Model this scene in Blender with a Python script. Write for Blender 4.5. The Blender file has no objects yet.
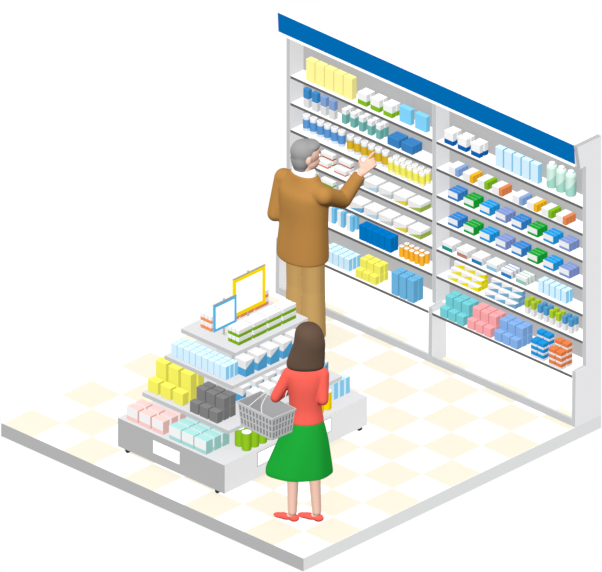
import bpy, bmesh, math
from mathutils import Vector, Matrix

# ------------------------------------------------------------------ camera geometry (orthographic axonometric view)
S = 135.0                                   # pixels per metre of the 602 x 572 frame
AL, SE = math.radians(43.97), 0.465
CE = math.sqrt(1 - SE * SE)
CA, SA = math.cos(AL), math.sin(AL)
PX, PY_ = S * CA, S * SA                    # horizontal px per metre along X and along Y
VX, VY, VZ = S * SA * SE, S * CA * SE, S * CE
OX, OY = 303.0, 558.7                       # where the front floor corner (world origin) lands

def solve(px, py, Z):
    """point (X, Y) at height Z that shows at the given place in the photograph"""
    k = VX / PX
    Y = (OY + k * (px - OX) - VZ * Z - py) / (VY + k * PY_)
    return (px - OX - PY_ * Y) / PX, Y

def x_at(px, Y):
    return (px - OX - PY_ * Y) / PX

scene = bpy.context.scene
COL = scene.collection

# ------------------------------------------------------------------ materials
KF = {'L': 4.2, 'R': 3.2, 'T': 5.5, 'C': 4.5, 'B': 4.3, 'G': 3.95}      # light arriving on faces turned to -Y, +X and up
_m = {}
def lin(c):
    c /= 255.0
    return c / 12.92 if c <= 0.04045 else ((c + 0.055) / 1.055) ** 2.4

def mat(hx, face='G', gain=1.0):
    key = (hx, face, gain)
    if key in _m: return _m[key]
    m = bpy.data.materials.new('paint_' + hx); m.use_nodes = True
    b = m.node_tree.nodes['Principled BSDF']
    rgb = [min(0.85, lin(int(hx[i:i + 2], 16)) / KF[face] * gain) for i in (0, 2, 4)]
    b.inputs['Base Color'].default_value = (*rgb, 1)
    b.inputs['Roughness'].default_value = 0.9
    b.inputs['Specular IOR Level'].default_value = 0.0
    _m[key] = m
    return m

# ------------------------------------------------------------------ mesh building
class MB:
    def __init__(self): self.v, self.f = [], []
    def add(self, vs, fs):
        o = len(self.v); self.v += [tuple(p) for p in vs]; self.f += [tuple(i + o for i in f) for f in fs]; return self
    def box(self, x0, x1, y0, y1, z0, z1):
        return self.add([(x0,y0,z0),(x1,y0,z0),(x1,y1,z0),(x0,y1,z0),(x0,y0,z1),(x1,y0,z1),(x1,y1,z1),(x0,y1,z1)],
                        [(0,3,2,1),(4,5,6,7),(0,1,5,4),(1,2,6,5),(2,3,7,6),(3,0,4,7)])
    def cbox(self, w, d, z0, z1, cx=0, cy=0):
        return self.box(cx - w/2, cx + w/2, cy - d/2, cy + d/2, z0, z1)
    def prism(self, poly, axis, a0, a1):
        """polygon extruded along an axis: 'x' takes (y,z) points, 'y' takes (x,z), 'z' takes (x,y)"""
        n = len(poly); put = {'x': lambda p, a: (a, p[0], p[1]), 'y': lambda p, a: (p[0], a, p[1]), 'z': lambda p, a: (p[0], p[1], a)}[axis]
        return self.add([put(p, a0) for p in poly] + [put(p, a1) for p in poly],
                        [tuple(range(n - 1, -1, -1)), tuple(range(n, 2 * n))] + [(i, (i + 1) % n, n + (i + 1) % n, n + i) for i in range(n)])
    def lathe(self, prof, cx=0, cy=0, n=24):
        """profile of (radius, z) turned about a vertical axis; ends on the axis are closed"""
        vs, fs, rings = [], [], []
        for r, z in prof:
            if r < 1e-6: rings.append([len(vs)]); vs.append((cx, cy, z))
            else:
                rings.append(list(range(len(vs), len(vs) + n)))
                vs += [(cx + r * math.cos(2*math.pi*i/n), cy + r * math.sin(2*math.pi*i/n), z) for i in range(n)]
        for a, b in zip(rings, rings[1:]):
            for i in range(n):
                j = (i + 1) % n
                if len(a) == 1 and len(b) > 1: fs.append((a[0], b[j], b[i]))
                elif len(b) == 1 and len(a) > 1: fs.append((a[i], a[j], b[0]))
                elif len(a) > 1: fs.append((a[i], a[j], b[j], b[i]))
        return self.add(vs, fs)
    def tube(self, pts, rad, n=10):
        """round bar through points, radius constant or one per point"""
        pts = [Vector(p) for p in pts]; rs = rad if isinstance(rad, (list, tuple)) else [rad] * len(pts)
        vs, fs = [], []; up = None
        for i, p in enumerate(pts):
            t = (pts[min(i + 1, len(pts) - 1)] - pts[max(i - 1, 0)]).normalized()
            if up is None:
                up = Vector((0, 0, 1)) if abs(t.z) < 0.9 else Vector((1, 0, 0))
            a = t.cross(up).normalized(); b = a.cross(t).normalized(); up = b
            vs += [p + rs[i] * (math.cos(2*math.pi*k/n) * a + math.sin(2*math.pi*k/n) * b) for k in range(n)]
        for i in range(len(pts) - 1):
            for k in range(n):
                fs.append((i*n + k, i*n + (k+1) % n, (i+1)*n + (k+1) % n, (i+1)*n + k))
        fs += [tuple(range(n - 1, -1, -1)), tuple(range((len(pts) - 1)*n, len(pts)*n))]
        return self.add(vs, fs)
    def ellipsoid(self, c, r, rot=None, nu=24, nv=14):
        vs, fs = [], []
        for i in range(1, nv):
            th = math.pi * i / nv
            for k in range(nu):
                ph = 2*math.pi*k/nu
                vs.append(Vector((r[0]*math.sin(th)*math.cos(ph), r[1]*math.sin(th)*math.sin(ph), r[2]*math.cos(th))))
        vs += [Vector((0, 0, r[2])), Vector((0, 0, -r[2]))]; T, B = len(vs) - 2, len(vs) - 1
        for i in range(nv - 2):
            for k in range(nu): fs.append((i*nu + k, (i+1)*nu + k, (i+1)*nu + (k+1) % nu, i*nu + (k+1) % nu))
        for k in range(nu):
            fs.append((T, k, (k+1) % nu)); fs.append((B, (nv-2)*nu + (k+1) % nu, (nv-2)*nu + k))
        if rot is not None: vs = [rot @ v for v in vs]
        return self.add([v + Vector(c) for v in vs], fs)
    def limb(self, pts, rs):
        """tapering limb with round joints"""
        for (p, q), (a, b) in zip(zip(pts, pts[1:]), zip(rs, rs[1:])): self.tube([p, q], [a, b], 18)
        for p, r in zip(pts, rs): self.ellipsoid(p, (r, r, r), None, 18, 10)
        return self
    def loft(self, secs, n=36, wave=0, nw=9):
        """stack of ellipses (z, cx, cy, half width, half depth), closed at both ends"""
        vs, fs = [], []
        out = []                                 # Catmull-Rom between the given sections
        for i in range(len(secs) - 1):
            p0, p1, p2, p3 = secs[max(i-1, 0)], secs[i], secs[i+1], secs[min(i+2, len(secs)-1)]
            for q in range(5):
                u = q / 5
                out.append(tuple(.5*(2*b + (c - a)*u + (2*a - 5*b + 4*c - d)*u*u + (3*b - a - 3*c + d)*u**3) for a, b, c, d in zip(p0, p1, p2, p3)))
        secs = out + [secs[-1]]
        for (z, cx, cy, hx, hy) in secs:
            k = wave * (secs[0][0] + 0 - z) if wave else 0
            for i in range(n):
                a = 2*math.pi*i/n; g = 1 + k * math.cos(nw * a)
                vs.append((cx + hx*g*math.cos(a), cy + hy*g*math.sin(a), z))
        m = len(secs)
        for j in range(m - 1):
            for i in range(n):
                fs.append((j*n + i, (j+1)*n + i, (j+1)*n + (i+1) % n, j*n + (i+1) % n))
        fs += [tuple(range(n)), tuple(range(m*n - 1, (m-1)*n - 1, -1))]
        return self.add(vs, fs)
    def build(self, name, material, parent=None, bevel=0, smooth=False, loc=None, remesh=0, smoothing=6):
        me = bpy.data.meshes.new(name); bm = bmesh.new()
        vs = [bm.verts.new(p) for p in self.v]
        for f in self.f:
            try: bm.faces.new([vs[i] for i in f])
            except ValueError: pass
        bmesh.ops.recalc_face_normals(bm, faces=bm.faces)
        if bevel: bmesh.ops.bevel(bm, geom=list(bm.edges), offset=bevel, segments=1, affect='EDGES', clamp_overlap=True)
        bm.to_mesh(me); bm.free()
        o = bpy.data.objects.new(name, me); COL.objects.link(o)
        if remesh:
            r = o.modifiers.new('r', 'REMESH'); r.mode = 'VOXEL'; r.voxel_size = remesh; r.use_smooth_shade = True
            s = o.modifiers.new('s', 'SMOOTH'); s.iterations = smoothing; s.factor = 0.5
            dg = bpy.context.evaluated_depsgraph_get()
            nm = bpy.data.meshes.new_from_object(o.evaluated_get(dg)); o.modifiers.clear()
            o.data = nm; bpy.data.meshes.remove(me); me = nm; me.name = name; smooth = True
        if smooth:
            for p in me.polygons: p.use_smooth = True
        me.materials.clear(); me.materials.append(material)
        if parent is not None: o.parent = parent
        if loc is not None: o.location = loc
        return o

def tag(o, label=None, cat=None, group=None, kind=None):
    if label: o['label'] = label
    if cat: o['category'] = cat
    if group: o['group'] = group
    if kind: o['kind'] = kind
    return o

def empty(name, loc=(0, 0, 0), rz=0):
    o = bpy.data.objects.new(name, None); COL.objects.link(o); o.location = loc; o.rotation_euler = (0, 0, rz)
    o.empty_display_size = 0.05
    return o

def copy_tree(o, parent=None):
    c = o.copy(); COL.objects.link(c)
    if parent is not None: c.parent = parent
    for ch in list(o.children): copy_tree(ch, c)
    return c

# ------------------------------------------------------------------ the setting: a tiled slab, nothing behind it but white
FX, FY, SLAB = 3.106, 3.18, 0.106
TILE = 0.3107
def tile_material():
    m = bpy.data.materials.new('checkered_tiles'); m.use_nodes = True
    nt = m.node_tree; b = nt.nodes['Principled BSDF']; L = nt.links
    b.inputs['Roughness'].default_value = 0.9; b.inputs['Specular IOR Level'].default_value = 0
    tc = nt.nodes.new('ShaderNodeTexCoord'); mp = nt.nodes.new('ShaderNodeMapping'); ck = nt.nodes.new('ShaderNodeTexChecker')
    mp.inputs['Location'].default_value = (FX / TILE - .03, 0, 0.5); mp.inputs['Scale'].default_value = (1 / TILE, 1 / .3165, 0)
    ck.inputs['Scale'].default_value = 1.0
    w = 1.25 / KF['T']; cr = [lin(c) / KF['T'] for c in (253, 247, 227)]
    ck.inputs['Color1'].default_value = (w, w, w, 1); ck.inputs['Color2'].default_value = (cr[0]*1.04, cr[1]*1.04, cr[2]*1.04, 1)
    L.new(tc.outputs['Object'], mp.inputs['Vector']); L.new(mp.outputs['Vector'], ck.inputs['Vector']); L.new(ck.outputs['Color'], b.inputs['Base Color'])
    return m
tag(MB().box(-FX + .004, -.004, .004, FY - .004, -SLAB, 0).build('floor', tile_material()), kind='structure')
tag(MB().box(-FX, 0, 0, .004, -SLAB, 0).build('shaded_trim_1', mat('b2b2b3', 'L')), kind='structure')  # slab edge on the shade side, the shade put into its grey
tag(MB().box(-.004, 0, .004, FY, -SLAB, 0).build('lit_trim_2', mat('d9dbdb', 'R')), kind='structure')  # same slab on the lit side, the light put into a paler grey

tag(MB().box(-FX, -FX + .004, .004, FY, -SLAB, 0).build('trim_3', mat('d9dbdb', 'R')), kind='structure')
tag(MB().box(-FX + .004, -.004, FY - .004, FY, -SLAB, 0).build('trim_4', mat('d9dbdb', 'R')), kind='structure')

# ------------------------------------------------------------------ wall shelving unit
WHITE_T = mat('ffffff', 'T', 1.3); WHITE_L = mat('ffffff', 'L', 1.35)
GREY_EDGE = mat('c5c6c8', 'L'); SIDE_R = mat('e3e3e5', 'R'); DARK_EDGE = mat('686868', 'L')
YF, YB, YBASE = 3.022, 3.165, 2.905
XL, XR = -3.085, 0.0
unit = tag(empty('shelving_unit', (XL / 2, 3.05, 0)), 'tall white two-bay wall shelving unit with a blue header band', 'shelving unit')
def U(mb, name, m, parent=None, **k):
    o = mb.build(name, m, None, **k)
    o.parent = parent or unit
    if parent is None: o.location = -Vector(unit.location)
    return o
MID0, MID1 = -1.585, -1.545               # upper part of the divider
BM0, BM1 = -1.515, -1.475                 # its foot
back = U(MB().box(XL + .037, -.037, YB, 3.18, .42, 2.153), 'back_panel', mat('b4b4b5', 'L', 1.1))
hdr = U(MB().prism([(2.932, 2.335), (2.941, 2.175), (2.939, 2.153), (3.18, 2.153), (3.18, 2.335)], 'x', XL, -.037), 'header', WHITE_T, bevel=.002)
o = U(MB().prism([(2.928, 2.335), (2.9365, 2.176), (2.9415, 2.176), (2.933, 2.335)], 'x', XL, -.037), 'header_band', mat('006eb8', 'L'), hdr)
o['label'] = 'plain blue front band'
o = U(MB().prism([(2.9355, 2.176), (2.9375, 2.153), (2.941, 2.153), (2.9415, 2.176)], 'x', XL, -.037), 'header_lip', WHITE_L, hdr)
def panel(name, x0, x1, poly):
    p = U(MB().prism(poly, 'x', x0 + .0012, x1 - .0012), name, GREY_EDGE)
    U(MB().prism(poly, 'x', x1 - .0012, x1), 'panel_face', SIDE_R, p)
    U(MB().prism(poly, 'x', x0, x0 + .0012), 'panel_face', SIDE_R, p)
    return p
C_LOW = [(YBASE, 0), (YBASE + .006, .46), (YF, .466), (YF, 2.1525), (YB, 2.1525), (3.18, 2.1525), (3.18, 0)]
panel('end_panel', XL, XL + .037, C_LOW)
panel('end_panel', -.037, 0, [(YBASE, 0), (YBASE + .006, .46), (YF, .466), (YF, 2.144), (2.961, 2.141), (2.928, 2.335), (3.18, 2.335), (3.18, 0)])
_e = [o for o in COL.objects if o.name.startswith('end_panel')][-1]
U(MB().prism([(2.928, 2.335), (3.18, 2.335), (3.18, 2.3365), (2.928, 2.3365)], 'x', -.037, 0), 'toned_edge_cap', mat('c9cacc', 'T'), _e)  # added sheet, darker than the panel edge to offset the light from above
panel('divider_panel', MID0, MID1, [(YF, .425), (YF, 2.1525), (YB, 2.1525), (YB, .425)])
panel('divider_foot', BM0, BM1, [(YBASE, 0), (YBASE + .006, .455), (YF + .01, .461), (YF + .01, .4), (3.06, .4), (3.06, 0)])
SHELF_Z = [1.775 - .2248 * i for i in range(6)]
SH_T = .020
TOP = {}
def shelf(x0, x1, y0, zc):
    s = U(MB().box(x0 + .001, x1 - .001, y0 + .003, YB - .0005, zc - SH_T/2, zc + SH_T/2), 'shelf', WHITE_T)
    U(MB().box(x0 + .001, x1 - .001, y0, y0 + .003, zc - SH_T/2, zc + SH_T/2 - .001), 'front_edge', DARK_EDGE, s)
    return zc + SH_T/2
YS = 3.024
for i, z in enumerate(SHELF_Z):
    TOP['L%d' % (i+1)] = shelf(XL + .037, MID0, YS, z)
    TOP['R%d' % (i+1)] = shelf(MID1, -.037, YS, z)
TOP['L7'] = shelf(XL + .037, BM0, YBASE + .001, .413)
TOP['R7'] = shelf(BM1, -.037, YBASE + .001, .411)
for x0, x1 in ((XL + .037, BM0), (BM1, -.037)):
    U(MB().box(x0, x1, 3.06, 3.07, 0, .40), 'plinth_panel', WHITE_L)
    U(MB().box(x0, x1, YBASE, YBASE + .02, 0, .058), 'base_rail', GREY_EDGE)

# ------------------------------------------------------------------ kinds of goods (origin: middle of the base)
def px(w, d, h): return w / PX, d / PY_, h / VZ
BV = .0014
def plain(name, w, d, h, c):
    return MB().cbox(w, d, 0, h).build(name, mat(c), bevel=BV)
def ice(name, w, d, h):
    o = MB().cbox(w, d, 0, h).build(name, mat('cfe9f9'), bevel=BV)
    MB().box(w/2 - .0003, w/2 + .0006, -d/2 + .001, d/2 - .001, .001, h - .001).build('shaded_side', mat('86c6e8', 'R'), o)  # shade of the right side put into a darker blue sheet
    return o
def two_tone(name, w, d, h, split, low, up, pn=('carton_body', 'carton_top')):
    r = empty(name); e = .0004
    MB().cbox(w, d, 0, split * h).build(pn[0], mat(low), r, bevel=BV)
    MB().cbox(w, d, split * h, h).build(pn[1], mat(up), r, bevel=BV)
    return r
def side_by_side(name, w, d, h, split, left, right):
    r = empty(name)
    MB().box(-w/2, -w/2 + split*w, -d/2, d/2, 0, h).build('carton_body', mat(left), r, bevel=BV)
    MB().box(-w/2 + split*w, w/2, -d/2, d/2, 0, h).build('colour_end', mat(right), r, bevel=BV)
    return r
def wedge(name, w, d, h, base, colour, fl, fr, sf, sb):
    """white carton with a coloured panel running round its front and right side"""
    r = empty(name); t = .0006
    MB().cbox(w, d, 0, h).build('carton_body', mat(base), r, bevel=.0008)
    m = MB(); q = .0006
    m.prism([(-w/2 + q, q), (w/2, q), (w/2, fr*h - q)] + ([(-w/2 + q, fl*h)] if fl > .02 else []), 'y', -d/2 - t, -d/2 + .0002)
    m.prism([(-d/2 - t, q), (d/2 - q, q), (d/2 - q, sb*h - q), (-d/2 - t, sf*h - q)], 'x', w/2 - .0002, w/2 + t)
    m.build('colour_panel', mat(colour), r)
    return r
def labelled(name, w, d, h, c, z0, z1, x0, x1, lc='e6e6e7'):
    r = empty(name)
    MB().cbox(w, d, 0, h).build('carton_body', mat(c), r, bevel=BV)
    MB().box(-w/2 + x0*w, -w/2 + x1*w, -d/2 - .0007, -d/2 + .0002, z0*h, z1*h).build('label_patch', mat(lc), r)
    return r
def strip_box(name, w, d, h, c, stripe=False):
    r = empty(name); t = .0007
    MB().cbox(w, d, 0, h).build('carton_body', mat('e6e6e7'), r, bevel=.0008)
    m = MB().box(-w/2 + .001, w/2, -d/2 - t, -d/2 + .0002, .001, .52*h)
    m.build('label_patch', mat(c), r)
    if stripe:
        MB().box(-w/2, w/2 + t, d/2 - .007, d/2 - .001, h - .001, h + t).box(w/2 - .0002, w/2 + t, d/2 - .007, d/2 - .001, .002, h + t).build('stripe', mat(c), r)
    return r
def bottle(name, dia, h, body, label, cap='f4f4f5', lab=(.18, .74), capz=.84):
    R_ = dia / S / 2; r = empty(name)
    MB().lathe([(0, 0), (R_*.95, 0), (R_, .003), (R_, capz*h), (0, capz*h)]).build('bottle_body', mat(body, 'B'), r)
    MB().lathe([(R_*.9, lab[0]*h), (R_ + .0006, lab[0]*h), (R_ + .0006, lab[1]*h), (R_*.9, lab[1]*h)]).build('label_band', mat(label, 'B'), r)
    c = MB().lathe([(0, capz*h - .001), (R_*.97, capz*h - .001), (R_*.97, h - .002), (R_*.9, h), (0, h)]).build('cap', mat(cap, 'B'), r)
    MB().lathe([(R_*.34, h - .001), (R_*.52, h - .001), (R_*.52, h + .0012), (R_*.34, h + .0012), (R_*.34, h - .001)]).build('cap_ring', mat('c9c9ca', 'B'), c)
    return r
def roll(name, dia, h, body, cap='f4f4f5'):
    R_ = dia / S / 2; r = empty(name)
    MB().lathe([(0, 0), (R_*.96, 0), (R_, .003), (R_, h - .003), (0, h - .003)]).build('bottle_body', mat(body, 'B'), r)
    c = MB().lathe([(0, h - .004), (R_*.98, h - .004), (R_*.98, h - .001), (R_*.92, h), (0, h)]).build('cap', mat(cap, 'B'), r)
    MB().lathe([(R_*.3, h - .001), (R_*.46, h - .001), (R_*.46, h + .0010), (R_*.3, h + .0010), (R_*.3, h - .001)]).build('cap_ring', mat('d4d4d5', 'B'), c)
    return r

ORD = 'first second third fourth fifth sixth seventh eighth ninth'.split()
ROWS = {1: [''], 2: ['front row', 'back row'], 3: ['front row', 'middle row', 'back row']}
LAYS = {1: [''], 2: ['lower layer', 'upper layer'], 3: ['bottom layer', 'middle layer', 'top layer'], 4: ['bottom layer', 'second layer', 'third layer', 'top layer']}
BAY = {}
for i, n in enumerate('top second third fourth fifth sixth bottom'.split()):
    BAY['L%d' % (i+1)] = 'left bay %s shelf' % n; BAY['R%d' % (i+1)] = 'right bay %s shelf' % n
BAY.update({'G0': 'display base', 'GA': 'display lower tray', 'GB': 'display middle tray', 'GC': 'display top tray'})

def put(proto, used, X, Y, Z, label, cat, group):
    o = proto if id(proto) not in used else copy_tree(proto)
    used.add(id(proto))
    o.location = (X, Y, Z + .0006); tag(o, label, cat, group)
    return o
USED = set(); KEEP = []
def limits(key, Y, depth, x):
    """keep a block of goods on its board without moving it sideways in view"""
    if key[0] in 'LR':
        lo = (YBASE if key[1] == '7' else YS) + .004; hi = YB - .002
        Y2 = min(max(Y, lo), hi - depth)
        if Y2 < lo - .004: print('TOO DEEP', key, x, Y, depth)
        return Y2
    return Y
def grid(key, protos, at, step, dims, cat, desc, group, cols=1, rowstep=0, rows=(1,), skip=(), offs=None, firstlay=None, nudge=0):
    """goods in columns (left to right), rows (front to back) and layers; 'at' is the front lower left corner in the photo"""
    Z = TOP[key]; w, d, h = dims
    X0, Y0 = solve(at[0], at[1], Z)
    n = len(rows); sy = rowstep / PY_
    Y1 = limits(key, Y0, d + sy * (n - 1), at[0]) + nudge; X0 = x_at(at[0], Y1); Y0 = Y1
    KEEP.extend(protos)
    for c in range(cols):
        p = protos[c % len(protos)]; dsc = desc[c % len(desc)] if isinstance(desc, (list, tuple)) else desc
        dx = offs[c] / PX if offs else c * step / PX
        for r_ in range(n):
            for l in range(rows[r_]):
                if (c, r_, l) in skip: continue
                bits = [dsc]
                if cols > 1: bits.append(ORD[c] + ' from left')
                if n > 1: bits.append(ROWS[n][r_])
                if max(rows) > 1 and rows[r_] > 1: bits.append(LAYS[rows[r_]][l])
                put(p, USED, X0 + dx + w/2, Y0 + r_ * sy + d/2, Z + l * (h + .0003), ', '.join(bits) + ', ' + BAY[key], cat, group)

# ---------------- left bay
d = px(8.3, 5.0, 21.2)
grid('L1', [plain('tall_carton', *d, 'fdf39a')], (306.0, 80.0), 9.36, d, 'carton', 'tall pale yellow carton', 'tall yellow cartons on the top shelf', cols=5)
d = px(8.8, 3.9, 11.8)
grid('L1', [two_tone('small_box', *d, .4, '82b81c', 'f0f0f1')], (357.5, 103.3), 12.8, d, 'box', 'white box with green bottom', 'white and green boxes on the top shelf', cols=3, rowstep=4.7, rows=(1, 1))
d = px(11.3, 3.9, 15.3)
grid('L1', [plain('wide_carton', *d, '7ecdf3')], (399.3, 120.9), 15.6, d, 'carton', 'wide sky blue carton', 'sky blue cartons on the top shelf', cols=2)
d = px(5.2, 3.6, 18.2)
pr = [two_tone('capped_pack', *d, .48, 'dcdcdd', '3c88c5'), two_tone('capped_pack', *d, .48, 'dcdcdd', '7f9fd1')]
grid('L2', [pr[0], pr[0], pr[1], pr[1]], (303.2, 106.4), 8.6, d, 'pack', ['slim white pack with blue top', 'slim white pack with blue top', 'slim white pack with lavender top', 'slim white pack with lavender top'], 'slim packs with blue tops', cols=4)
d = px(4.2, 3.8, 14.1)
grid('L2', [two_tone('capped_bottle', *d, .66, '70b1ab', 'ececed', ('bottle_body', 'cap'))], (341.6, 122.7), 8.58, d, 'bottle', 'square teal bottle with white cap', 'teal bottles on the second shelf', cols=5, rowstep=4.9, rows=(1, 1))
d = px(11.3, 2.95, 8.4)
grid('L2', [plain('slim_carton', *d, '387dbc')], (387.3, 144.1), 13.8, d, 'carton', 'dark blue carton in a block', 'dark blue cartons on the second shelf', cols=2, rowstep=3.45, rows=(1, 1, 1))
def bottle_row(key, protos, left, bottom, dia, h, step, cols, desc, group, rowstep=0, rows=(1,)):
    w = dia / S; Z = TOP[key]
    X, Y = solve(left + dia/2, bottom - dia/2*SE, Z)
    tot = rowstep / PY_ * (len(rows) - 1)
    lo, hi = (YS if key[1] != '7' else YBASE) + .004 + w/2, YB - .003 - w/2 - tot
    Y = min(max(Y, lo), hi); X = x_at(left + dia/2, Y)
    KEEP.extend(protos)
    for c in range(cols):
        for r_ in range(len(rows)):
            bits = [desc, ORD[c] + ' from left'] + ([ROWS[len(rows)][r_]] if len(rows) > 1 else [])
            put(protos[0], USED, X + c*step/PX, Y + r_*rowstep/PY_, Z, ', '.join(bits) + ', ' + BAY[key], 'bottle', group)
bottle_row('L3', [bottle('round_bottle', 7.6, 15.2/VZ, 'dbe8f2', '5896d4')], 302.9, 131.5, 7.6, 15.2, 7.04, 6, 'white bottle with blue label', 'blue label bottles on the third shelf')
bottle_row('L3', [bottle('round_bottle', 7.6, 15.2/VZ, 'dbe8f2', 'd7b026')], 346.9, 152.1, 7.6, 15.2, 7.0, 6, 'white bottle with gold label', 'gold label bottles on the third shelf')
bottle_row('L3', [bottle('round_bottle', 6.8, 12.9/VZ, 'f6f3b4', 'efe95c', lab=(.2, .78))], 387.9, 172.9, 6.8, 12.9, 6.22, 6, 'bottle with bright yellow label', 'yellow label bottles on the third shelf', 5.1, (1, 1))
# flat packs: a low front row before a back row two high
def flats(key, right, bottom, cols, group, front):
    """right, bottom: lower right front corner of the upper back pack in the second column"""
    w, dd, h = px(11.8, 3.9, 5.3); Z = TOP[key]
    Xc, Yc = solve(right, bottom, Z + h); sy = 5.0 / PY_
    Yc = min(Yc, YB - .002 - dd); Yc = max(Yc, YS + .004 + sy); Xc = x_at(right, Yc)
    for i, (cb, cf, nm) in enumerate(cols):
        X = Xc - w/2 + (i - 1) * 17.7 / PX
        pb = two_tone('flat_pack', w, dd, h, .3, cb, 'eeeeef'); KEEP.append(pb)
        for l, nl in ((0, 'lower layer'), (1, 'upper layer')):
            put(pb, USED, X, Yc + dd/2, Z + l*(h + .0003), 'flat white pack edged %s, back row, %s, %s' % (nm[0], nl, BAY[key]), 'pack', group)
        if i in front:
            pf = two_tone('flat_pack', w, dd, h, .3, cf, 'eeeeef'); KEEP.append(pf)
            put(pf, USED, X, Yc - sy + dd/2, Z, 'flat white pack edged %s, front row, %s' % (nm[1], BAY[key]), 'pack', group)
flats('L4', 332.6, 161.6, [('b4472c', 'b4472c', ('red', 'red')), ('b4662f', 'd97c40', ('brown', 'orange')), ('b97264', 'd08a7c', ('maroon', 'pink'))], 'flat packs on the fourth shelf', (1, 2))
flats('L5', 332.6, 188.5, [('0f84c2', '0f84c2', ('blue', 'blue')), ('6ba61e', '6ba61e', ('green', 'green')), ('b4b6b8', 'b4b6b8', ('grey', 'grey'))], 'flat packs on the fifth shelf', ())
d = px(12.5, 3.3, 7.7)
WC = [('62a9d6', 'blue'), ('b4d0e1', 'pale blue'), ('c3c7c9', 'grey'), ('dccb47', 'yellow'), ('9db749', 'green')]
for key, y0 in (('L4', 181.0), ('L5', 207.9)):
    pr = [wedge('slim_carton', *d, 'e6e6e7', c, 0, .66, .62, .62) for c, n in WC]
    grid(key, pr, (349.2, y0), 14.7, d, 'carton', ['white carton with %s wedge' % n for c, n in WC], 'wedge cartons, left bay %s shelf' % ('fourth' if key == 'L4' else 'fifth'), cols=5, rowstep=3.5, rows=(1, 1, 1))
d = px(6.2, 2.5, 15.4)
grid('L6', [side_by_side('tall_carton', *d, .54, 'e9e9ea', '74c2ec')], (319.0, 216.8), 9.1, d, 'carton', 'tall half white, half blue carton', 'white and blue cartons on the sixth shelf', cols=4, rowstep=4.4, rows=(1, 1), skip={(0, 0, 0)})
d = px(5.9, 3.6, 14.5)
grid('L6', [plain('tall_carton', *d, '0074c1')], (358.9, 239.1), 6.45, d, 'carton', 'tall strong blue carton', 'strong blue cartons on the sixth shelf', cols=5, rowstep=4.2, rows=(1, 1))
bottle_row('L6', [roll('round_bottle', 5.5, 10.4/VZ, 'f7b02b')], 399.1, 257.5, 5.5, 10.4, 5.02, 5, 'orange bottle with white top', 'orange bottles on the sixth shelf', 5.0, (1, 1))
d = px(4.8, 3.3, 12.0)
grid('L7', [ice('thin_carton', *d)], (322.1, 260.0), 5.5, d, 'carton', 'thin ice blue carton', 'ice blue cartons on the bottom shelf', cols=5, rowstep=4.1, rows=(1, 1, 1), skip={(0, 0, 0)})
d = px(6.0, 3.7, 8.2)
grid('L7', [plain('cube_carton', *d, 'efe963')], (355.3, 276.7), 7.0, d, 'carton', 'small yellow carton', 'yellow cartons on the bottom shelf', cols=3, rowstep=4.7, rows=(1, 2, 2))
d = px(6.4, 4.5, 22.0)
grid('L7', [plain('tall_carton', *d, '68aed8')], (391.3, 293.7), 7.87, d, 'carton', 'tall mid blue carton', 'mid blue cartons on the bottom shelf', cols=3, rowstep=5.4, rows=(1, 1))

# ---------------- right bay
d = px(8.7, 3.9, 12.6)
grid('R1', [two_tone('small_box', *d, .36, '0a60ac', 'f0f0f1')], (444.2, 142.7), 13.3, d, 'box', 'white box with blue bottom', 'white and blue boxes on the top shelf', cols=3, rowstep=5.0, rows=(1, 1))
d = px(7.3, 4.4, 18.9)
grid('R1', [ice('tall_carton', *d)], (495.3, 165.3), 8.8, d, 'carton', 'tall ice blue carton', 'ice blue cartons on the top shelf', cols=5)
def green_bottle():
    R_ = 11.0 / S / 2; h = 24.1 / VZ; r = empty('shampoo_bottle')
    MB().lathe([(0, 0), (R_*.93, 0), (R_, .006), (R_, .80*h), (R_*.9, .87*h), (R_*.55, .92*h), (0, .92*h)], n=32).build('bottle_body', mat('cde9de', 'B'), r, smooth=False)
    n = 40; vs, fs = [], []; q = R_ + .0007
    for i in range(n):
        a = 2*math.pi*i/n; x, y = q*math.cos(a), q*math.sin(a)
        lat = (x*CA + y*SA) / q
        vs += [(x, y, .006), (x, y, h*(.42 + .2*lat))]
    for i in range(n):
        j = (i + 1) % n; fs.append((2*i, 2*j, 2*j+1, 2*i+1))
    MB().add(vs, fs).build('label_band', mat('9fd4c5', 'B'), r)
    c = MB().lathe([(0, .91*h), (R_*.58, .91*h), (R_*.58, .985*h), (R_*.5, h), (0, h)]).build('cap', mat('f0f0f1'), r)
    return r
def green_bottles():
    Z = TOP['R1']; X, Y = solve(546.6 + 5.5, 188.8 - 5.5*SE, Z); w = 11/S
    Y = min(Y, YB - .003 - w/2); Y = max(Y, YS + .004 + w/2); X = x_at(552.1, Y)
    p = green_bottle(); KEEP.append(p)
    for c in range(3): put(p, USED, X + c*9.4/PX, Y, Z, 'pale green bottle with white cap, %s from left, right bay top shelf' % ORD[c], 'bottle', 'pale green bottles on the top shelf')
green_bottles()
d = px(10.2, 3.25, 7.4)
EC = [('83a4d3', 'lavender'), ('e8b021', 'yellow'), ('7eb51d', 'green'), ('df8450', 'orange')]
pr = [side_by_side('slim_carton', *d, .67, 'e6e6e7', c) for c, n in EC]
grid('R2', pr, (448.1, 172.9), 0, d, 'carton', ['white carton with %s end' % n for c, n in EC], 'colour ended cartons on the second shelf', cols=8, rowstep=3.4, rows=(1, 1, 1), offs=[0, 14.5, 29.1, 43.7, 64.0, 78.5, 93.1, 107.6])
d = px(10.4, 3.25, 8.0)
LC = [('347fc8', 'blue'), ('17a035', 'green'), ('2196d9', 'sky blue'), ('7c92ca', 'lavender')]
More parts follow.
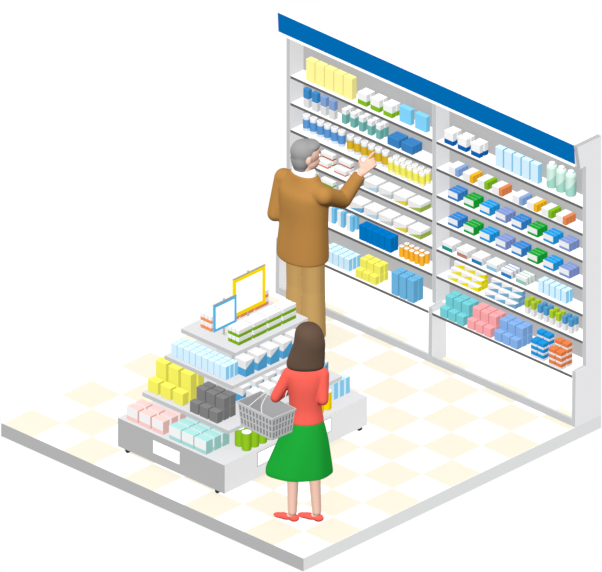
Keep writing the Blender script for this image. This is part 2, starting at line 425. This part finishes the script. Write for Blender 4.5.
for key, y0 in (('R3', 197.6), ('R4', 224.4)):
    pr = [labelled('slim_carton', *d, c, .32, .985, .0, .95) for c, n in LC]
    grid(key, pr, (447.6, y0), 15.92, d, 'carton', ['%s carton with white label' % n for c, n in LC], 'label cartons, right bay %s shelf' % ('third' if key == 'R3' else 'fourth'), cols=8, rowstep=3.4, rows=(1, 1, 1))
d = px(10.2, 3.0, 7.2)
SC = [('0b9189', 'teal', 0), ('b57d71', 'brown', 0), ('2079b1', 'blue', 0), ('87c0dd', 'pale blue', 0), ('2b79bc', 'striped blue', 1), ('8bc1ad', 'striped green', 1)]
pr = [strip_box('slim_carton', *d, c, s) for c, n, s in SC]
grid('R5', pr, (442.0, 248.6), 14.76, d, 'carton', ['white carton with %s label' % n for c, n, s in SC], 'white cartons on the fifth shelf', cols=6, rowstep=3.3, rows=(1, 1, 1))
d = px(4.7, 3.1, 12.3)
grid('R5', [ice('thin_carton', *d)], (538.0, 291.6), 5.8, d, 'carton', 'thin ice blue carton', 'ice blue cartons on the fifth shelf', cols=5, rowstep=3.7, rows=(1, 1))
d = px(10.2, 3.05, 4.6)
grid('R6', [wedge('flat_pack', *d, 'e6e6ea', 'e7db08', 0, 1, 1, 1)], (447.1, 278.4), 10.45, d, 'pack', 'flat white yellow pack', 'flat yellow packs on the sixth shelf', cols=3, rowstep=3.5, rows=(1, 2, 3))
grid('R6', [wedge('flat_pack', *d, 'e6e6e8', '6fa4c5', 0, 1, 1, 1)], (484.2, 295.3), 10.45, d, 'pack', 'flat white slate-blue pack', 'flat blue packs on the sixth shelf', cols=3, rowstep=3.5, rows=(1, 2, 3))
d = px(3.3, 2.9, 14.2)
pg = two_tone('capped_bottle', *d, .47, 'e2e2e3', 'a7c32e', ('bottle_body', 'cap')); pb = two_tone('capped_bottle', *d, .47, 'e2e2e3', '4f97c7', ('bottle_body', 'cap'))
grid('R6', [pg, pg, pb, pb] * 2, (524.5, 313.2), 0, d, 'bottle', ['white bottle with lime cap', 'white bottle with lime cap', 'white bottle with blue cap', 'white bottle with blue cap'] * 2, 'square capped bottles on the sixth shelf', cols=8, rowstep=4.4, rows=(1, 1), offs=[0, 6.2, 12.8, 18.8, 24.7, 31.2, 37.5, 43.7])
d = px(6.9, 4.6, 9.1)
grid('R7', [plain('cube_carton', *d, '70c6cf')], (439.9, 316.2), 8.2, d, 'carton', 'turquoise carton', 'turquoise cartons on the bottom shelf', cols=3, rowstep=5.5, rows=(1, 2, 2))
grid('R7', [plain('cube_carton', *d, 'f1a2a5')], (467.1, 327.9), 8.2, d, 'carton', 'salmon pink carton', 'pink cartons on the bottom shelf', cols=3, rowstep=5.5, rows=(1, 2, 2))
grid('R7', [plain('cube_carton', *d, '81abe0')], (494.2, 339.7), 8.0, d, 'carton', 'periwinkle blue carton', 'periwinkle cartons on the bottom shelf', cols=3, rowstep=5.5, rows=(1, 2, 2))
d = px(5.8, 5.1, 5.6)
grid('R7', [two_tone('stacking_pack', *d, .36, 'dededf', '1f8fd2')], (530.7, 355.9), 6.8, d, 'pack', 'blue and white pack', 'stacked blue packs on the bottom shelf', cols=2, rowstep=6.0, rows=(3, 4))
grid('R7', [two_tone('stacking_pack', *d, .36, 'dededf', 'de7a44')], (548.6, 364.6), 6.8, d, 'pack', 'orange and white pack', 'stacked orange packs on the bottom shelf', cols=2, rowstep=6.1, rows=(3, 4))

# ------------------------------------------------------------------ stepped display table on castors
GX0, GX1, GY0, GY1, GZ0, GZ1 = -2.192, -1.099, .298, 1.822, .030, .267
gon = tag(empty('display_table', ((GX0 + GX1)/2, (GY0 + GY1)/2, 0)), 'stepped grey display table with three trays standing on castors', 'display table')
def G(mb, name, m, parent=None, **k):
    o = mb.build(name, m, None, **k); o.parent = parent or gon
    if parent is None: o.location = -Vector(gon.location)
    return o
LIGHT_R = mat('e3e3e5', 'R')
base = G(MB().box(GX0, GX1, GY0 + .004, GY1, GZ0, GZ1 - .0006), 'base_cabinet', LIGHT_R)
o = G(MB().box(GX0, GX1, GY0, GY0 + .004, GZ0, GZ1 - .0006), 'end_panel', mat('b2b2b3', 'L'), base); o['label'] = 'end panel with shade in its grey'  # cabinet side facing left, its shade put into a darker grey
G(MB().box(GX0, GX1, GY0, GY1, GZ1 - .0006, GZ1), 'toned_top', mat('e6e6e8', 'T', 1.08), base)  # same laminate as the cabinet, darkened to offset the stronger light from above
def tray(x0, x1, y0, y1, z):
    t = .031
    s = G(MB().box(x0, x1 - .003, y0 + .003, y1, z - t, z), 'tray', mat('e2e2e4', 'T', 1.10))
    G(MB().box(x0, x1, y0, y0 + .003, z - t, z), 'toned_edge', mat('c3c4c6', 'L'), s)  # tray edges get their own greys to offset how the daylight falls
    G(MB().box(x1 - .003, x1, y0 + .003, y1, z - t, z), 'toned_edge', mat('c8c9cb', 'R'), s)  # paler albedo here evens out the weaker light on this side
TRAYS = {'GA': (-2.092, -1.208, .454, 1.668, .458), 'GB': (-1.985, -1.285, .580, 1.56, .757), 'GC': (-1.915, -1.360, .685, 1.462, .966)}
TOP['G0'] = GZ1
for k_, a in TRAYS.items(): tray(*a); TOP[k_] = a[4]
G(MB().box(-1.72, -1.565, .86, 1.44, GZ1, .427), 'support_post', mat('d8d8da'))
G(MB().box(-1.72, -1.565, .86, 1.44, .458, .726), 'support_post', mat('d8d8da'))
G(MB().box(-1.72, -1.565, .86, 1.44, .757, .935), 'support_post', mat('d8d8da'))
for x, y in ((GX0 + .085, GY0 + .02), (GX1 - .085, GY0 + .02), (GX1 - .02, GY1 - .06), (GX0 + .085, GY1 - .06)):
    w_ = MB(); w_.add(*(lambda L: (L.v, L.f))(MB().prism([(.019*math.cos(a*math.pi/8), .019 + .019*math.sin(a*math.pi/8)) for a in range(16)], 'y', -.012, .012)))
    w_.box(-.008, .008, -.006, .006, .024, .031)
    w_.v = [(vx + x, vy + y, vz) for vx, vy, vz in w_.v]
    c_ = G(w_, 'castor', mat('2e2c2b')); c_['label'] = 'black castor'
def card_face(face, a0, a1, z0, z1):
    t = .003
    if face == 'y':
        y = GY0
        c = G(MB().box(a0, a1, y - t, y, z0, z1), 'price_card', mat('ffffff', 'L', 1.25), base)
    else:
        x = GX1
        c = G(MB().box(x, x + t, a0, a1, z0, z1), 'price_card', mat('a9aaac', 'R'), base)
        b_ = .007
        G(MB().box(x + t, x + t + .001, a0 + b_, a1 - b_, z0 + b_, z1 - b_), 'card_face', mat('ffffff', 'R', 1.3), base)
    c['label'] = 'blank white price card'
x0, _ = solve(153.2, 0, 0), 0
cx0 = x_at(153.4, GY0); cx1 = x_at(179.6, GY0)
card_face('y', cx0, cx1, .108, .212)
def y_at(pxx, X): return (pxx - OX - PX * X) / PY_
card_face('x', y_at(257.0, GX1), y_at(284.0, GX1), .123, .243)
card_face('x', y_at(303.5, GX1), y_at(331.0, GX1), .123, .243)

# goods on the base
d = px(11.0, 6.7, 12.7)
grid('G0', [labelled('cube_carton', *d, 'f6c4bf', .30, 1.0, 0, 1, 'ebebec')], (126.5, 418.8), 12.75, d, 'carton', 'pale pink carton, white label', 'pale pink cartons on the display base', cols=3, rowstep=8.5, rows=(1, 1, 1), skip={(0, 0, 2), (0, 2, 0), (1, 2, 0)})
d = px(11.6, 6.9, 13.0)
grid('G0', [labelled('cube_carton', *d, 'a2d5d1', .28, 1.0, 0, 1, 'ebebec')], (169.0, 438.3), 12.7, d, 'carton', 'mint carton, white label', 'mint cartons on the display base', cols=3, rowstep=8.3, rows=(1, 1, 1))
def rolls(name, colour, desc, group, pts):
    p = roll(name, 10.0, 17.5 / VZ, colour); KEEP.append(p)
    for X, Y, lab in pts: put(p, USED, X, Y, TOP['G0'], lab, 'bottle', group)
rolls('round_bottle', '8ec320', '', 'lime bottles on the display base', [(-1.160, .600 + .083*i, 'lime green bottle, %s from left, outer row, display base by the basket' % ORD[i]) for i in range(4)] + [(-1.244, .614 + .083*i, 'lime green bottle, %s from left, inner row, display base by the basket' % ORD[i]) for i in range(3)])
rolls('round_bottle', 'ffd900', '', 'yellow bottles on the display base', [(-1.186, 1.315 + .083*i, 'bright yellow bottle, %s from left, outer row, display base beside woman' % ORD[i]) for i in range(3)] + [(-1.270, 1.481, 'bright yellow bottle, inner row, display base beside woman')])
d = (.075, .044, .137); p = ice('thin_carton', *d); KEEP.append(p)
for i in range(3): put(p, USED, -1.2725, 1.632 + .0635*i, GZ1, 'ice blue carton on display base right of woman, %s from front' % ORD[i], 'carton', 'ice blue cartons at the far end of the display base')
# lower tray
d1 = px(9.8, 6.0, 12.1)
grid('GA', [plain('cube_carton', *d1, 'efea5f')], (147.9, 390.9), 12.45, d1, 'carton', 'short yellow carton in front', 'yellow cartons on the lower tray', cols=3)
d = px(9.8, 6.0, 27.0)
grid('GA', [plain('tall_carton', *d, 'efea5f')], (155.9, 386.9), 12.45, d, 'carton', 'tall yellow carton', 'yellow cartons on the lower tray', cols=3, rowstep=7.6, rows=(1, 1))
d = px(8.3, 5.3, 10.8)
grid('GA', [plain('cube_carton', *d, '7b7b7c')], (189.8, 411.6), 9.6, d, 'carton', 'dark grey carton', 'grey cartons on the lower tray', cols=3, rowstep=6.6, rows=(1, 2, 2))
BW, BD, BH = .113, .094, .129
def diag_row(key, X, Y0, n, where, group, proto):
    KEEP.append(proto)
    for i in range(n): put(proto, USED, X - BW/2, Y0 + i*.1334 + BD/2, TOP[key], 'white and blue carton, %s from front, %s' % (ORD[i], where), 'carton', group)
pw = wedge('diagonal_carton', BW, BD, BH, 'e6e6e7', '4fa3d4', .49, .49, .49, .95)
diag_row('GA', -1.428, .838, 4, 'inner row of display lower tray', 'white and blue cartons on the lower tray', pw)
diag_row('GA', -1.276, .832, 6, 'outer row of display lower tray', 'white and blue cartons on the lower tray', pw)
# middle tray
d = px(5.6, 3.5, 13.2)
grid('GB', [ice('thin_carton', *d)], (171.0, 355.9), 6.14, d, 'carton', 'thin ice blue carton', 'ice blue cartons on the middle tray', cols=9, rowstep=4.4, rows=(1, 1, 1))
diag_row('GB', -1.312, .748, 6, 'along right of display middle tray', 'white and blue cartons on the middle tray', pw)
# top tray
def long_packs(colour, nm, X1, Y0, side):
    w, dd, h = .0330, 13.3/PY_, 7.5/VZ
    p = two_tone('long_pack', w, dd, h, .45, colour, 'eeeeef'); KEEP.append(p)
    for g in range(4):
        for c in range(3):
            for l in range(2):
                put(p, USED, X1 - w/2 - (2 - c)*.0393, Y0 + g*14.7/PY_ + dd/2, TOP['GC'] + l*(h + .0003),
                    'white %s pack, %s stack, %s column, %s, display top tray' % (nm, ['nearest', 'second', 'third', 'farthest'][g], ['left', 'middle', 'right'][c], LAYS[2][l]), 'pack', '%s long packs on the top tray' % nm)
long_packs('7db016', 'green', -1.420, .787, 1)
long_packs('f09560', 'orange', -1.719, .803, 0)
def sign(name, X, Y0, Y1, Z0, Z1, colour, bw, label):
    zt = TOP['GC']; r = tag(empty(name, (X, (Y0 + Y1)/2, zt)), label, 'sign')
    L = (Y1 - Y0)/2; a, b = Z0 - zt, Z1 - zt; t = .005
    fr = MB().box(-t, t, -L, L, a, a + bw).box(-t, t, -L, L, b - bw, b).box(-t, t, -L, -L + bw, a + bw, b - bw).box(-t, t, L - bw, L, a + bw, b - bw)
    fr = fr.build('frame', mat(colour, 'R'), r)
    MB().box(-t*.6, t*.6, -L + bw, L - bw, a + bw, b - bw).build('poster', mat('ffffff', 'R', 1.3), r)
    MB().box(-t, t + .002, -L, L, b, b + .005).build('top_rail', mat('9a9a8e'), r)
    MB().box(-t - .008, -t, -.006, .006, .004, b + .014).build('post', mat('bfbcab'), r)
    MB().box(-t - .014, t + .004, -.012, .012, .0006, .005).build('foot', mat('bfbcab'), r)
sign('sign_stand', -1.620, .722, .966, 1.028, 1.251, '57b4e8', .022, 'small blank sign in a light blue frame')
sign('sign_stand', -1.655, .968, 1.309, 1.045, 1.360, 'ffd900', .031, 'large blank sign in a yellow frame')

# ------------------------------------------------------------------ people
SKIN = mat('f7cbb7', 'C', .92)
def P(mb, name, m, root, **k): return mb.build(name, m, root, **k)
def rotz(a): return Matrix.Rotation(a, 3, 'Z')
def hand(mb, wrist, fdir, pdir, side, curls, size=1.0, tdir=None, lens=None):
    """palm, four fingers of different length bent toward the palm and a thumb leaving the side of the palm"""
    f = Vector(fdir).normalized(); n = Vector(pdir); n = (n - n.dot(f)*f).normalized(); s = f.cross(n).normalized() * side
    W = Vector(wrist); L = .085*size
    for u in (-.030, -.010, .010, .030):
        mb.limb([W + s*u*.55*size, W + f*L + s*u*size], [.0125*size, .0105*size])
    lens = lens or [.070, .078, .072, .056]
    for i, u in enumerate((.030, .010, -.010, -.030)):
        k = W + f*L + s*u*size; c = curls[i]; dirv = f; pts = [k]; l = lens[i]*size
        for j, fr in enumerate((.45, .32, .23)):
            dirv = (Matrix.Rotation(c, 3, f.cross(n).normalized()) @ dirv)
            pts.append(pts[-1] + dirv*l*fr)
        mb.limb(pts, [.0092*size, .0086*size, .0078*size, .0066*size])
    t0 = W + f*.022*size + s*.024*size
    td = Vector(tdir).normalized() if tdir else (f*.55 + s*.75 + n*.25).normalized()
    td2 = (td + f*.6).normalized()
    mb.limb([t0, t0 + td*.038*size, t0 + td*.038*size + td2*.028*size], [.013*size, .0105*size, .0085*size])
def face_parts(root, c, R, iris, k=1.0):
    R = R @ Matrix.Scale(k, 3)
    """eyes, brows and mouth on a head centred at c, R turns the head"""
    for s in (-1, 1):
        e = MB().ellipsoid(Vector(c) + R @ Vector((s*.033, .080, .008)), (.014, .008, .009), R, 14, 8).build('eye', mat('f2f2f0'), root, smooth=True)
        MB().ellipsoid(Vector(c) + R @ Vector((s*.033, .0875, .008)), (.006, .003, .006), R, 12, 6).build('iris', mat(iris), e, smooth=True)
        MB().ellipsoid(Vector(c) + R @ Vector((s*.032, .083, .030)), (.016, .006, .004), R, 14, 8).build('eyebrow', mat(iris), root, smooth=True)
    MB().ellipsoid(Vector(c) + R @ Vector((0, .084, -.052)), (.022, .008, .006), R, 14, 8).build('mouth', mat('d58070'), root, smooth=True)
def head(mb, c, R, neck0, nr=.05, k=1.0):
    c = Vector(c); R = R @ Matrix.Scale(k, 3)
    mb.ellipsoid(c + R @ Vector((0, -.004, .018)), (.076, .094, .090), R)
    mb.ellipsoid(c + R @ Vector((0, .020, -.045)), (.058, .066, .066), R)
    mb.ellipsoid(c + R @ Vector((0, .058, -.078)), (.026, .022, .020), R)
    mb.limb([c + R @ Vector((0, .084, .010)), c + R @ Vector((0, .098, -.018))], [.008, .0115])
    for s in (-1, 1):
        mb.ellipsoid(c + R @ Vector((s*.080, -.004, -.006)), (.011, .020, .031), R @ Matrix.Rotation(-.2, 3, 'X'), 16, 10)
    mb.limb([Vector(neck0), c + R @ Vector((0, -.012, -.05))], [nr*1.08, nr])

# ---- man reaching for the shelf, back to us
MX, MY = solve(304, 334, 0)
man = tag(empty('person', (MX, MY, 0)), 'grey-haired person in brown jacket and tan trousers pointing at the shelves', 'person')
def ml(x, y, z): return (x - MX, y - MY, z)            # world to the man's own frame
HR = rotz(math.radians(-34)); HC = (.0, .030, 1.487)
sh_r, sh_l = (.208, 0, 1.235), (-.208, 0, 1.235)
el_r, wr_r = ml(-2.292, 2.80, 1.105), ml(-2.222, 2.930, 1.318)
el_l, wr_l = (-.225, -.075, .955), (-.14, .17, .98)
b = MB()
head(b, HC, HR, (0, -.005, 1.27), .054, 1.10)
b.loft([(.80, 0, 0, .15, .10), (.95, 0, 0, .145, .095), (1.15, 0, 0, .165, .105), (1.25, 0, 0, .17, .085), (1.30, 0, 0, .08, .06)][::-1])
b.limb([(-.15, 0, 1.235), sh_l, el_l, wr_l], [.05, .046, .036, .027])
b.limb([(.15, 0, 1.235), sh_r, el_r, wr_r], [.05, .046, .036, .026])
for lx in (-.066, .092): b.limb([(lx, 0, .84), (lx, .01, .45), (lx, -.01, .07), (lx, .070, .032)], [.070, .05, .034, .026])
hd = Vector(ml(-2.150, 2.990, 1.435)) - Vector(wr_r)
hand(b, wr_r, hd, (-.35, .8, -.4), 1, [.05, .85, 1.0, 1.1], 1.16, tdir=(-.35, .0, .9))
hand(b, wr_l, (.8, .5, -.1), (.4, -.8, 0), 1, [.35, .4, .45, .5], 1.0)
P(b, 'body', SKIN, man, remesh=.0055, smoothing=3)
face_parts(man, HC, HR, '5a4a40', 1.10)
h = MB()
c = Vector(HC)
h.ellipsoid(c + HR @ Vector((-.002, -.024, .034)), (.093, .102, .095), HR)
h.ellipsoid(c + HR @ Vector((-.004, -.046, -.025)), (.090, .074, .105), HR)
h.ellipsoid(c + HR @ Vector((-.006, -.046, -.085)), (.074, .058, .075), HR)
h.ellipsoid(c + HR @ Vector((-.004, .030, .075)), (.078, .072, .044), HR)
P(h, 'hair', mat('959596', 'C'), man, remesh=.006, smoothing=24)
j = MB()
JS = [(.645, -.012, 0, .214, .170), (.72, -.012, 0, .216, .168), (.95, 0, 0, .205, .150), (1.12, 0, 0, .212, .150), (1.20, 0, -.005, .215, .135), (1.26, 0, -.005, .190, .105), (1.310, 0, 0, .155, .090), (1.350, 0, 0, .122, .078), (1.357, 0, 0, .112, .072)]
j.loft(JS[::-1])
j.limb([(-.12, 0, 1.235), sh_l, el_l, (-.155, .125, .98)], [.08, .072, .060, .048])
cuff = Vector(el_r).lerp(Vector(wr_r), .90)
j.limb([(.12, 0, 1.235), sh_r, el_r], [.08, .074, .064])
j.tube([el_r, cuff], [.064, .052], 18)
P(j, 'jacket', mat('b07f42', 'C'), man, remesh=.0065, smoothing=22)
MB().loft([(1.380, 0, 0, .090, .056), (1.379, 0, 0, .104, .066), (1.35, 0, 0, .112, .072), (1.32, 0, 0, .110, .07)]).build('collar', mat('fafafa', 'C'), man, smooth=True)
t = MB()
t.loft([(.92, .012, 0, .170, .13), (.80, .014, 0, .170, .13), (.70, .015, 0, .165, .122)])
for lx in (-.066, .092): t.limb([(lx, 0, .74), (lx, .005, .40)], [.089, .087]); t.tube([(lx, .005, .40), (lx, .0, .022)], [.087, .097], 24)
P(t, 'trousers', mat('c8a063', 'C', .93), man, remesh=.0065, smoothing=5)
for lx in (-.066, .092):
    sm = MB(); sm.ellipsoid((lx, -.005, .032), (.042, .06, .031)); sm.ellipsoid((lx, .042, .028), (.042, .075, .027)); sm.box(lx - .036, lx + .036, -.05, .098, .001, .014)
    P(sm, 'shoe', mat('7a4f24', 'C'), man, remesh=.006, smoothing=5)

# ---- woman with a basket on her arm, back to us
WX, WY = solve(305.5, 520.5, 0)
wom = tag(empty('person', (WX, WY, 0), math.radians(90) - math.atan2(CA, -SA) if False else AL), 'brown-haired person in red top and green skirt carrying a basket', 'person')
wom.scale = (1, 1, 1.02)
# her own frame: +x to her right, +y the way she looks
b = MB(); R0 = rotz(math.radians(10)); WC_ = (.024, .0, 1.475)
head(b, WC_, R0, (0, -.005, 1.22), .043)
b.loft([(.70, -.01, 0, .125, .095), (.82, 0, 0, .115, .078), (.95, 0, 0, .105, .070), (1.10, 0, 0, .115, .078), (1.20, 0, 0, .120, .065), (1.25, 0, 0, .06, .05)][::-1])
wsl, wsr = (-.118, 0, 1.205), (.125, 0, 1.20)
wel, wwl = (-.222, -.010, 1.016), (-.085, .185, 1.015)
wer, wwr = (.128, -.055, 1.02), (.085, .175, 1.06)
b.limb([(-.09, 0, 1.20), wsl, wel, wwl], [.038, .035, .028, .022])
b.limb([(.09, 0, 1.20), wsr, wer, wwr], [.038, .035, .028, .022])
ft = Vector((-.90, .436, 0))
for hip, kn, an in (((-.075, 0, .74), (-.092, .01, .42), (-.098, .0, .075)), ((.055, 0, .74), (.064, .01, .42), (.083, .0, .075))):
    b.limb([hip, kn, an], [.07, .047, .034])
    a_ = Vector(an); b.limb([a_ - Vector((0, 0, .035)), a_ + ft*.07 - Vector((0, 0, .056))], [.026, .014])
hand(b, wwl, (.75, .65, .05), (.3, -.4, -.8), -1, [.4, .45, .5, .5], .85)
hand(b, wwr, (-.2, .95, -.1), (-.3, 0, -.9), -1, [.3, .35, .4, .45], .85)
P(b, 'body', mat('f7ccb8', 'C', .92), wom, remesh=.0050, smoothing=3)
face_parts(wom, WC_, R0, '4a3a30')
h = MB()
h.loft([(1.622, .020, -.018, .030, .030), (1.612, .021, -.018, .062, .060), (1.585, .023, -.022, .090, .088), (1.55, .026, -.032, .106, .098), (1.49, .029, -.048, .117, .090), (1.42, .018, -.050, .128, .086), (1.35, .004, -.054, .140, .080), (1.305, .0, -.056, .142, .076), (1.282, .0, -.054, .130, .066), (1.272, .0, -.050, .105, .050)])
P(h, 'hair', mat('5f4c3f', 'C'), wom, remesh=.006, smoothing=8)
s_ = MB()
s_.loft([(1.262, .002, 0, .055, .048), (1.245, .002, 0, .105, .068), (1.20, .003, 0, .138, .085), (1.12, .003, 0, .136, .094), (1.00, 0, 0, .124, .088), (.92, 0, 0, .123, .088), (.835, 0, 0, .136, .102), (.822, 0, 0, .136, .102)])
s_.limb([(-.085, 0, 1.195), wsl, wel], [.060, .052, .040]); s_.limb([wel, Vector(wel).lerp(Vector(wwl), .62)], [.040, .034])
s_.limb([(.085, 0, 1.195), wsr, wer], [.060, .052, .044]); s_.limb([wer, Vector(wer).lerp(Vector(wwr), .62)], [.044, .034])
P(s_, 'top', mat('ea5f53', 'C'), wom, remesh=.0055, smoothing=14)
k = MB()
k.loft([(.865, 0, 0, .122, .090), (.83, 0, 0, .130, .098), (.78, -.004, 0, .150, .112), (.66, -.018, 0, .188, .138), (.54, -.034, 0, .220, .158), (.44, -.048, 0, .246, .172), (.405, -.050, 0, .250, .174)], n=72, wave=.035, nw=7)
P(k, 'skirt', mat('1faa3a', 'C', .84), wom, smooth=True)
for an in ((-.098, 0, 0), (.083, 0, 0)):
    a_ = Vector(an); sm = MB(); rr = rotz(math.atan2(-ft.x, ft.y))
    sm.ellipsoid(a_ + Vector((0, 0, .026)) - ft*.012, (.036, .044, .028), rr); sm.ellipsoid(a_ + ft*.06 + Vector((0, 0, .024)), (.034, .065, .024), rr)
    sm.ellipsoid(a_ + ft*.105 + Vector((0, 0, .020)), (.031, .050, .019), rr)
    P(sm, 'shoe', mat('ea5f53', 'C'), wom, remesh=.005, smoothing=4)

# ---- shopping basket hanging from her forearm
BZ = .992
BX, BY = solve(266.5, 405.0, BZ)
HB = .195
bas = tag(empty('shopping_basket', (BX, BY, BZ - HB), math.radians(-3.1)), 'grey slotted plastic shopping basket hanging from the woman\'s arm', 'basket')
W2, D2 = .186, .114; W1, D1 = .168, .099              # half sizes at the rim and at the floor
GB_, GI = mat('c1c2c3'), mat('858587')
def lerp(a, b, t): return a + (b - a) * t
def basket_side(axis, sgn, n):
    """one slotted wall: a dark inner sheet with a raised lighter lattice"""
    m, inn, lin_ = MB(), MB(), MB()
    def pt(u, t, off):                       # u along the wall -1..1, t up 0..1, off outward
        w, d_ = lerp(W1, W2, t), lerp(D1, D2, t); z = lerp(0, HB, t)
        return (u*w, sgn*(d_ + off), z) if axis == 'x' else (sgn*(w + off), u*d_, z)
    def slab(mb, u0, u1, t0, t1, o0, o1):
        mb.add([pt(u0,t0,o0), pt(u1,t0,o0), pt(u1,t1,o0), pt(u0,t1,o0), pt(u0,t0,o1), pt(u1,t0,o1), pt(u1,t1,o1), pt(u0,t1,o1)],
               [(0,1,2,3),(4,7,6,5),(0,4,5,1),(1,5,6,2),(2,6,7,3),(3,7,4,0)])
    slab(inn, -1, 1, 0, 1, -.004, 0)
    bw = .42 / n
    for i in range(n + 1):
        u = -1 + 2*i/n; slab(m, max(-1, u - bw), min(1, u + bw), 0, 1, 0, .004)
    for t0, t1 in ((0, .07), (.335, .375), (.61, .65), (.88, 1)): slab(m, -1, 1, t0, t1, 0, .0042)
    slab(lin_, -1, 1, .01, .985, -.007, -.004); s = inn.build('side', mat('88898b'), bas); lin_.build('inner_face', mat('a9a9ab'), s); m.build('slotted_lattice', GB_, s)
for sg in (-1, 1): basket_side('x', sg, 10); basket_side('y', sg, 7)
MB().box(-W1, W1, -D1, D1, -.001, .006).build('bottom', GI, bas)
rim = MB(); e = .008
for x0, x1, y0, y1 in ((-W2 - e, W2 + e, -D2 - e, -D2), (-W2 - e, W2 + e, D2, D2 + e), (-W2 - e, -W2, -D2, D2), (W2, W2 + e, -D2, D2)): rim.box(x0, x1, y0, y1, HB - .012, HB + .002)
rim.build('rim', mat('bdbebf'), bas)
zt = HB + .106
for path in ([(-.075, -D2, HB - .004), (-.056, -.03, HB + .045), (-.042, .08, HB + .088), (-.036, .19, zt), (-.010, .20, zt + .004), (-.026, .06, HB + .080), (.040, -.085, HB + .045), (.075, -D2, HB - .004)],
             [(-.075, D2, HB - .004), (-.048, .15, HB + .055), (-.036, .215, zt + .008), (.026, .215, zt + .008), (.052, .15, HB + .06), (.075, D2, HB - .004)]):
    pv = [Vector(p) for p in path]; fine = []
    for i in range(len(pv) - 1):
        p0, p1, p2, p3 = pv[max(i-1, 0)], pv[i], pv[i+1], pv[min(i+2, len(pv)-1)]
        for q in range(6):
            u = q / 6; fine.append(.5*(2*p1 + (p2 - p0)*u + (2*p0 - 5*p1 + 4*p2 - p3)*u*u + (3*p1 - p0 - 3*p2 + p3)*u**3))
    MB().tube(fine + [pv[-1]], .0036, 8).build('handle', mat('cfd0d1'), bas, smooth=True)

# ------------------------------------------------------------------ light, world, camera
world = bpy.data.worlds.new('white_surroundings'); scene.world = world; world.use_nodes = True
world.node_tree.nodes['Background'].inputs['Color'].default_value = (1, 1, 1, 1)
world.node_tree.nodes['Background'].inputs['Strength'].default_value = 1.0
sun = bpy.data.lights.new('daylight', 'SUN'); a, b_, c_ = 4.4, 3.15, 2.15
sun.energy = math.pi * math.sqrt(a*a + b_*b_ + c_*c_); sun.use_shadow = False; sun.angle = .2
so = bpy.data.objects.new('daylight', sun); COL.objects.link(so); so.location = (2, -3, 5)
so.rotation_euler = Vector((c_, -b_, a)).to_track_quat('Z', 'Y').to_euler()
for nm, dv in (('fill_light', (-1, 0, .0)), ('fill_light', (0, 1, .0))):      # added fill suns that flatten the shading on round shapes
    fl = bpy.data.lights.new(nm, 'SUN'); fl.energy = math.pi * 2.6; fl.use_shadow = False; fl.angle = .3
    fo = bpy.data.objects.new(nm, fl); COL.objects.link(fo); fo.location = Vector(dv) * 5 + Vector((-1.5, 1.6, 2))
    fo.rotation_euler = Vector(dv).to_track_quat('Z', 'Y').to_euler()

cam = bpy.data.cameras.new('camera'); cam.type = 'ORTHO'; cam.ortho_scale = 602 / S; cam.clip_end = 60
co = bpy.data.objects.new('camera', cam); COL.objects.link(co)
tx, ty = solve(301, 286, .9)
view = Vector((SA * CE, -CA * CE, SE))
co.location = Vector((tx, ty, .9)) + view * 14
co.rotation_euler = view.to_track_quat('Z', 'Y').to_euler()
scene.camera = co
scene.view_settings.view_transform = 'Standard'; scene.view_settings.look = 'None'
scene.view_settings.exposure = 0; scene.view_settings.gamma = 1; scene.view_settings.use_curve_mapping = False
